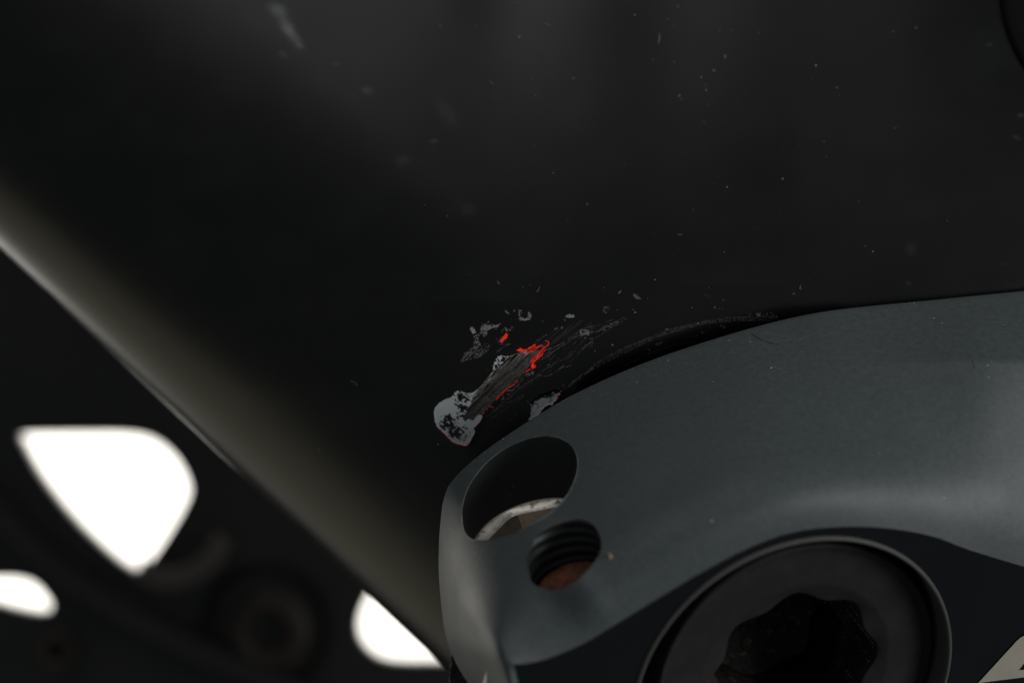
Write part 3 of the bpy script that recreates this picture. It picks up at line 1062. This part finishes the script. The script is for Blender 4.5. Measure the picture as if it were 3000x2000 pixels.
# clamp slot lip at the bottom left: pale steel wedge imitating its glint
bm = bmesh.new()
lip = [(1425, 1966), (1420, 1978), (1415, 1992), (1410, 2010), (1404, 2030), (1428, 2030), (1427, 2008), (1426, 1990)]
for dz in (0.45, -.6):
    for (x_, y_) in lip:
        h0 = float(surf(x_, y_)[0])
        bm.verts.new(P(x_, y_, h0 + dz * (0.25 if y_ < 1970 else 1)))
bm.verts.ensure_lookup_table()
k = len(lip)
bm.faces.new([bm.verts[i] for i in range(k)])
for i in range(k):
    bm.faces.new([bm.verts[i], bm.verts[(i + 1) % k], bm.verts[k + (i + 1) % k], bm.verts[k + i]])
bmesh.ops.recalc_face_normals(bm, faces=bm.faces)
me = bpy.data.meshes.new("slot_lip_glint")
bm.to_mesh(me)
bm.free()
me.materials.append(M_steel)
link_c("slot_lip_glint", me)

# ------------------------------------------------------------------ bottom bracket cup behind the crank
cup_c = Vector(P(2333, 2050, -1.5))
nzc = Noise2(31)
rings = []
for k in range(26):
    rings.append((k * .25, (lambda kk: (lambda th: 24.6 + .3 * (nzc.fbm(th * 90, th * 0 + kk * .9, 2) - .5) * (1 if kk < 12 else .3) - (0.4 if 9 < kk < 13 else 0)))(k)))
me = axis_mesh("bearing_cup", cup_c, rings, 500, [M_rubber], ax=Vector((0, 1, 0)), u=Vector((1, 0, 0)), v=Vector((0, 0, 1)), cap0=True)
link("bearing_cup", me, frame)["label"] = "gritty black bearing cup behind the crank"

# ------------------------------------------------------------------ chainring far behind
HZ = -80.0


def smooth_poly(pts, n=12):
    pts = list(pts) + [pts[0]]
    p = np.array(pts, float)
    m = len(p) - 1
    g = lambda k: p[k % m]
    outp = []
    for i in range(m):
        for t in np.linspace(0, 1, n, endpoint=False):
            p0, p1, p2, p3 = g(i - 1), g(i), g(i + 1), g(i + 2)
            outp.append(0.5 * ((2 * p1) + (-p0 + p2) * t + (2 * p0 - 5 * p1 + 4 * p2 - p3) * t * t + (-p0 + 3 * p1 - 3 * p2 + p3) * t ** 3))
    return np.array(outp)


def curve_plate(name, polys, h, thick, bevel, m, parent):
    cu = bpy.data.curves.new(name, 'CURVE')
    cu.dimensions = '2D'
    cu.fill_mode = 'BOTH'
    cu.extrude = thick / 2 * MM
    cu.bevel_depth = bevel * MM
    cu.bevel_resolution = 3
    for poly in polys:
        sp = cu.splines.new('POLY')
        sp.points.add(len(poly) - 1)
        f = (D - h) / D
        for p, (x_, y_) in zip(sp.points, poly):
            p.co = ((x_ - 1500) * PXMM * f * MM, (1000 - y_) * PXMM * f * MM, 0, 1)
        sp.use_cyclic_u = True
    t = bpy.data.objects.new("tmp_curve", cu)
    COL.objects.link(t)
    d = bpy.context.evaluated_depsgraph_get()
    d.update()
    me = bpy.data.meshes.new_from_object(t.evaluated_get(d))
    bpy.data.objects.remove(t)
    me.transform(Matrix.Translation((0, -h * MM, 0)) @ Matrix.Rotation(math.pi / 2, 4, 'X'))
    me.materials.clear()
    me.materials.append(m)
    for p in me.polygons: p.use_smooth = False
    me.name = name
    o = bpy.data.objects.new(name, me)
    COL.objects.link(o)
    o.parent = parent
    return o


chain = bpy.data.objects.new("chainring", None)
COL.objects.link(chain)
chain.empty_display_size = 0.01
tag(chain, "out of focus black chainring and spider behind the frame with white gaps", "chainring")

W1 = smooth_poly([(52, 1262), (75, 1256), (230, 1254), (400, 1257), (480, 1285), (540, 1345), (572, 1420), (560, 1475), (500, 1580), (438, 1668), (415, 1682), (390, 1676), (330, 1635), (220, 1530), (120, 1405), (60, 1300), (48, 1275)], 10)
W2 = smooth_poly([(-160, 1720), (-80, 1685), (30, 1675), (110, 1692), (160, 1745), (168, 1780), (140, 1800), (80, 1795), (-40, 1765), (-140, 1742)], 10)
W3 = smooth_poly([(1075, 1725), (1046, 1790), (1040, 1840), (1055, 1885), (1095, 1925), (1160, 1944), (1300, 1946), (1420, 1944), (1450, 1900), (1400, 1800), (1250, 1700), (1130, 1640)], 10)
ta = np.linspace(0, 2 * np.pi, 50 * 8, endpoint=False)
tooth = 3020 + 55 * np.clip(np.cos(50 * ta) * 1.4, -1, 1)      # toothed outer edge
rect = np.stack([2333 + tooth * np.cos(ta), 2050 + tooth * np.sin(ta)], -1)
curve_plate("spider", [rect, W1, W2, W3], HZ, 2.6, .5, M_ringplate, chain)
# narrow ridge of the ring: the step that runs diagonally under the windows
ridge_c = crom([(-250, 1270), (0, 1490), (120, 1610), (230, 1700), (400, 1805), (560, 1890), (720, 1965), (900, 2040), (1100, 2110)], 80)
tn = np.gradient(ridge_c, axis=0)
tn /= np.hypot(*tn.T)[:, None]
nm = np.stack([-tn[:, 1], tn[:, 0]], -1)
band = np.concatenate([ridge_c - nm * 18, (ridge_c + nm * 18)[::-1]])
curve_plate("ring_ridge", [band], HZ + 3.1, .8, .5, M_ringplate, chain)
# rounded pocket rim below the first window
arc = crom([(425, 1668), (470, 1690), (520, 1692), (580, 1668), (625, 1628), (648, 1588)], 50)
tn = np.gradient(arc, axis=0)
tn /= np.hypot(*tn.T)[:, None]
nm = np.stack([-tn[:, 1], tn[:, 0]], -1)
band = np.concatenate([arc - nm * 14, (arc + nm * 14)[::-1]])
curve_plate("pocket_rim", [band], HZ + 3.3, 1.2, .6, M_rimlit, chain)


def bolt_far(px, py, r, mt, h):
    c = Vector(P(px, py, h))
    ax = Vector((0, 1, 0))
    u, v = Vector((1, 0, 0)), Vector((0, 0, 1))
    hx = lambda ap: (lambda th: ap / np.cos(th % (math.pi / 3) - math.pi / 6))
    me = axis_mesh("chainring_bolt", c, [(2.5, r), (.6, r), (.1, r * .9), (0, r * .8), (.1, hx(r * .50)), (.5, hx(r * .46))], 48, [mt], ax=ax, u=u, v=v)
    o = bpy.data.objects.new("chainring_bolt", me)
    COL.objects.link(o)
    o.parent = chain
    me = axis_mesh("hex_socket", c, [(.5, hx(r * .46)), (2.4, hx(r * .44)), (2.45, .02)], 48, [M_grime], ax=ax, u=u, v=v)
    link_s("hex_socket", me, o)


bolt_far(785, 1852, 4.0, M_brownbolt, HZ + 3.2)
bolt_far(165, 1905, 1.9, M_brownbolt, HZ + 4)
# dark washer well round the bolt
me = axis_mesh("bolt_well", Vector(P(785, 1840, HZ + 2.0)), [(.2, 6.4), (-.4, 6.3), (-.5, 5.8), (.3, 5.2), (.35, 3.5)], 64, [M_grime], ax=Vector((0, 1, 0)), u=Vector((1, 0, 0)), v=Vector((0, 0, 1)))
link_s("bolt_well", me, chain)


# ------------------------------------------------------------------ dust, lint and a hair
def speck(bm, p, nrm, r, rng):
    """one irregular grain lying on a surface"""
    t = nrm.orthogonal().normalized()
    b = nrm.cross(t)
    k = rng.randint(5, 6)
    a0 = rng.random() * 6.28
    el = rng.uniform(.6, 1.0)
    ring = []
    for i in range(k):
        a = 2 * math.pi * i / k
        rr = r * rng.uniform(.7, 1.15)
        q_ = t * (rr * math.cos(a)) + b * (rr * el * math.sin(a))
        q_ = Matrix.Rotation(a0, 3, nrm) @ q_
        ring.append(bm.verts.new(p + q_))
    top = bm.verts.new(p + nrm * r * rng.uniform(.5, .9))
    for i in range(k):
        bm.faces.new((ring[i], ring[(i + 1) % k], top))


def fibre(bm, pts, w):
    """thin lint thread: three-sided tube through points"""
    prev = None
    for i, p in enumerate(pts):
        d = (pts[min(i + 1, len(pts) - 1)] - pts[max(i - 1, 0)]).normalized()
        a = d.orthogonal().normalized()
        b = d.cross(a)
        ww = w * (1 if 0 < i < len(pts) - 1 else .4)
        ring = [bm.verts.new(p + (a * math.cos(t) + b * math.sin(t)) * ww) for t in (0, 2.1, 4.2)]
        if prev:
            for j in range(3):
                bm.faces.new((prev[j], prev[(j + 1) % 3], ring[(j + 1) % 3], ring[j]))
        prev = ring


def fpt(px, py, dz=0.06):
    return Vector(P(px, py, float(frame_h(np.float64(px), np.float64(py))) + dz))


def fnrm(px, py):
    a, b, c = fpt(px, py), fpt(px + 6, py), fpt(px, py - 6)
    return (b - a).cross(c - a).normalized() * (1 if ((b - a).cross(c - a)).y < 0 else -1)


rng = random.Random(77)
bm = bmesh.new()
spots = [(1680, 230, 3), (1291, 77, 2.5), (1397, 75, 1.5), (1570, 280, 2), (1513, 8, 2), (1985, 20, 2), (1957, 55, 1.5), (1974, 75, 1.5), (1975, 182, 2), (1913, 175, 2), (2055, 227, 2),
         (1990, 281, 2), (1996, 291, 1.6), (2390, 192, 3), (2683, 82, 2), (2130, 548, 2.2), (2064, 360, 1.6), (2414, 414, 2), (2421, 459, 1.6), (2515, 590, 1.6), (1620, 507, 2), (2557, 736, 2.2),
         (1793, 1010, 4), (1860, 915, 3), (1855, 907, 1.6), (2027, 900, 1.8), (1769, 842, 2), (2094, 900, 1.8), (2217, 666, 1.6), (2122, 738, 1.6), (1243, 600, 1.6), (935, 1316, 3), (1283, 1301, 2.4), (2044, 947, 3)]
for x_, y_, r in spots:
    speck(bm, fpt(x_, y_), fnrm(x_, y_), r * PXMM * MM, rng)
cnt = 0
while cnt < 260:
    x_ = rng.gauss(2050, 420)
    y_ = rng.uniform(0, 1000)
    if not (1250 < x_ < 2990 and 0 < y_ < 960 - max(0, (x_ - 1900)) * .05):
        continue
    r = min(2.6, .3 + rng.expovariate(2.4))
    speck(bm, fpt(x_, y_), fnrm(x_, y_), r * PXMM * MM, rng)
    cnt += 1
fib = [[(1592, 68), (1602, 70), (1612, 78)], [(1932, 97), (1932, 112), (1928, 130)], [(1437, 237), (1441, 243), (1446, 249)], [(2124, 160), (2125, 172)], [(2092, 203), (2090, 208), (2098, 208)],
       [(2069, 260), (2068, 268)], [(1457, 822), (1463, 833)], [(1572, 856), (1578, 848), (1581, 840)], [(1720, 594), (1721, 602)], [(2074, 306), (2078, 308)], [(2140, 90), (2146, 88)],
       [(2220, 98), (2224, 95)], [(2450, 254), (2454, 259)], [(1985, 684), (1993, 690), (1998, 684)], [(1815, 857), (1820, 851)], [(1617, 596), (1618, 592)], [(1028, 1115), (1040, 1120), (1046, 1128)],
       [(2346, 836), (2344, 846), (2351, 848)], [(1742, 1030), (1745, 1026)]]
for l in fib:
    c_ = crom(l, 7) if len(l) > 2 else np.linspace(l[0], l[1], 4)
    fibre(bm, [fpt(x_, y_, .10) for x_, y_ in c_], .6 * PXMM * MM)
me = bpy.data.meshes.new("dust")
bm.to_mesh(me)
bm.free()
me.materials.append(M_dust)
tag(link("dust", me), "pale dust specks and lint on the black frame", "dust", kind="stuff")


# dust on the crank
def cpt(i, j):
    return Vector(Parr(BX[i, j], BY[i, j], BH[i, j]))


def cnrm(i, j):
    a = cpt(i, j)
    b = cpt(min(i + 1, NT - 1), j)
    c = cpt(i, min(j + 1, NB - 1))
    nn_ = (b - a).cross(c - a)
    if nn_.length < 1e-16: return Vector((0, -1, 0))
    nn_.normalize()
    return nn_ if nn_.y < 0 else -nn_


def in_hole(x_, y_):
    for (cx, cy), w_, l_ in ((H1, 180, 190), (H2, 115, 125)):
        if abs(x_ - cx) < w_ and abs(y_ - cy) < l_: return True
    return False


bm = bmesh.new()
cs = [(1957, 1056, 3.5), (2137, 993, 3), (2195, 1001, 3.2), (2260, 1076, 3), (2268, 1076, 2), (2886, 1070, 4), (2764, 1461, 4), (2082, 1528, 4.5), (2905, 1282, 2.6), (2894, 1101, 2.4), (2738, 933, 2), (2762, 944, 2.4),
      (1318, 1548, 4), (1324, 1566, 3.5), (1310, 1697, 2), (1341, 1716, 2.6), (1339, 1508, 5), (1290, 1500, 2.5), (1288, 1553, 3), (2090, 1120, 2.4), (1866, 1120, 2.6), (2194, 1010, 2), (1475, 1281, 3), (1420, 1326, 2.4)]
for x_, y_, r in cs:
    _, i, j = surf(x_, y_)
    speck(bm, cpt(i, j + 4), cnrm(i, j + 4), r * PXMM * MM, rng)
cnt = 0
while cnt < 330:
    i = rng.randrange(60, NT - 30)
    j = 4 + int(min(.999, rng.random() ** 1.9) * (NS - 2))
    x_, y_ = BX[i, j], BY[i, j]
    if in_hole(x_, y_) or x_ > 3010 or y_ > 2000: continue
    r = min(2.2, .4 + rng.expovariate(2.6))
    speck(bm, cpt(i, j), cnrm(i, j), r * PXMM * MM, rng)
    cnt += 1
for _ in range(70):
    dep, t_ = rng.uniform(-2.2, TB - .1), math.radians(rng.uniform(185, 350))
    nrm_ = -(BU * math.cos(t_) + BV * math.sin(t_))
    p_ = c1 + BA * dep * MM - nrm_ * (R1 - .01) * MM
    h_, i_, j_ = surf(1500 + p_.x / MM / PXMM * D / (D + p_.y / MM), 1000 - p_.z / MM / PXMM * D / (D + p_.y / MM))
    if -p_.y / MM < h_ - .15:
        speck(bm, p_, nrm_, rng.choice([.5, .7, .9, 1.5]) * PXMM * MM, rng)
# hairline scratches running along the arm: broken rows of tiny bright nicks
for line, dens in (([(1560, 1228), (1700, 1178), (1830, 1128), (1960, 1080), (2100, 1040), (2212, 1012)], .55), ([(2235, 1010), (2300, 1000), (2360, 988), (2440, 975)], .35),
                   ([(1545, 1262), (1620, 1236), (1690, 1216), (1760, 1196)], .25), ([(2420, 962), (2560, 946), (2700, 930)], .15), ([(1620, 1300), (1800, 1230), (1960, 1180)], .08)):
    c_ = crom(line, 260)
    for x_, y_ in c_:
        if rng.random() < dens:
            _, i, j = surf(x_ + rng.gauss(0, 2), y_ + rng.gauss(0, 2))
            speck(bm, cpt(i, j + 4), cnrm(i, j + 4), rng.uniform(.35, .95) * PXMM * MM, rng)
# pale specks imitating a row of glints along the sharp upper edge
for _ in range(90):
    i = rng.randrange(120, 330)
    speck(bm, cpt(i, 4), cnrm(i, 5), rng.uniform(.5, 1.3) * PXMM * MM, rng)
me = bpy.data.meshes.new("dust")
bm.to_mesh(me)
bm.free()
me.materials.append(M_dust)
tag(link("dust", me), "pale dust specks and painted edge glints on the grey crank arm", "dust", kind="stuff")


def crank_pt(x_, y_, dz=.05):
    h, i, j = surf(x_, y_)
    return Vector(P(x_, y_, float(h) + dz))


bm = bmesh.new()
fibre(bm, [crank_pt(x_, y_) for x_, y_ in crom([(2200, 974), (2220, 988), (2245, 1000), (2268, 1006), (2282, 1008)], 14)], .75 * PXMM * MM)
me = bpy.data.meshes.new("hair")
bm.to_mesh(me)
bm.free()
me.materials.append(M_hair)
tag(link("hair", me), "short curved black hair lying near the crank's upper edge", "hair")
bm = bmesh.new()
fibre(bm, [crank_pt(x_, y_) for x_, y_ in crom([(2849, 1053), (2854, 1066), (2855, 1082)], 8)], .55 * PXMM * MM)
me = bpy.data.meshes.new("hair")
bm.to_mesh(me)
bm.free()
me.materials.append(M_hair)
tag(link("hair", me), "tiny dark hair on the bright right part of the crank", "hair")
bm = bmesh.new()
fibre(bm, [crank_pt(x_, y_, .12) for x_, y_ in crom([(1778, 1620), (1786, 1622), (1790, 1630), (1788, 1637)], 8)], 3.4 * PXMM * MM)
me = bpy.data.meshes.new("crumb")
bm.to_mesh(me)
bm.free()
M_tan = mat("tan_crumb", (0.30, 0.25, 0.17), 0.8, 0, 0.2, noise=(600, .3, .7), col2=(0.22, 0.18, 0.12))
me.materials.append(M_tan)
tag(link("crumb", me), "small tan curled crumb right of the threaded hole", "crumb")
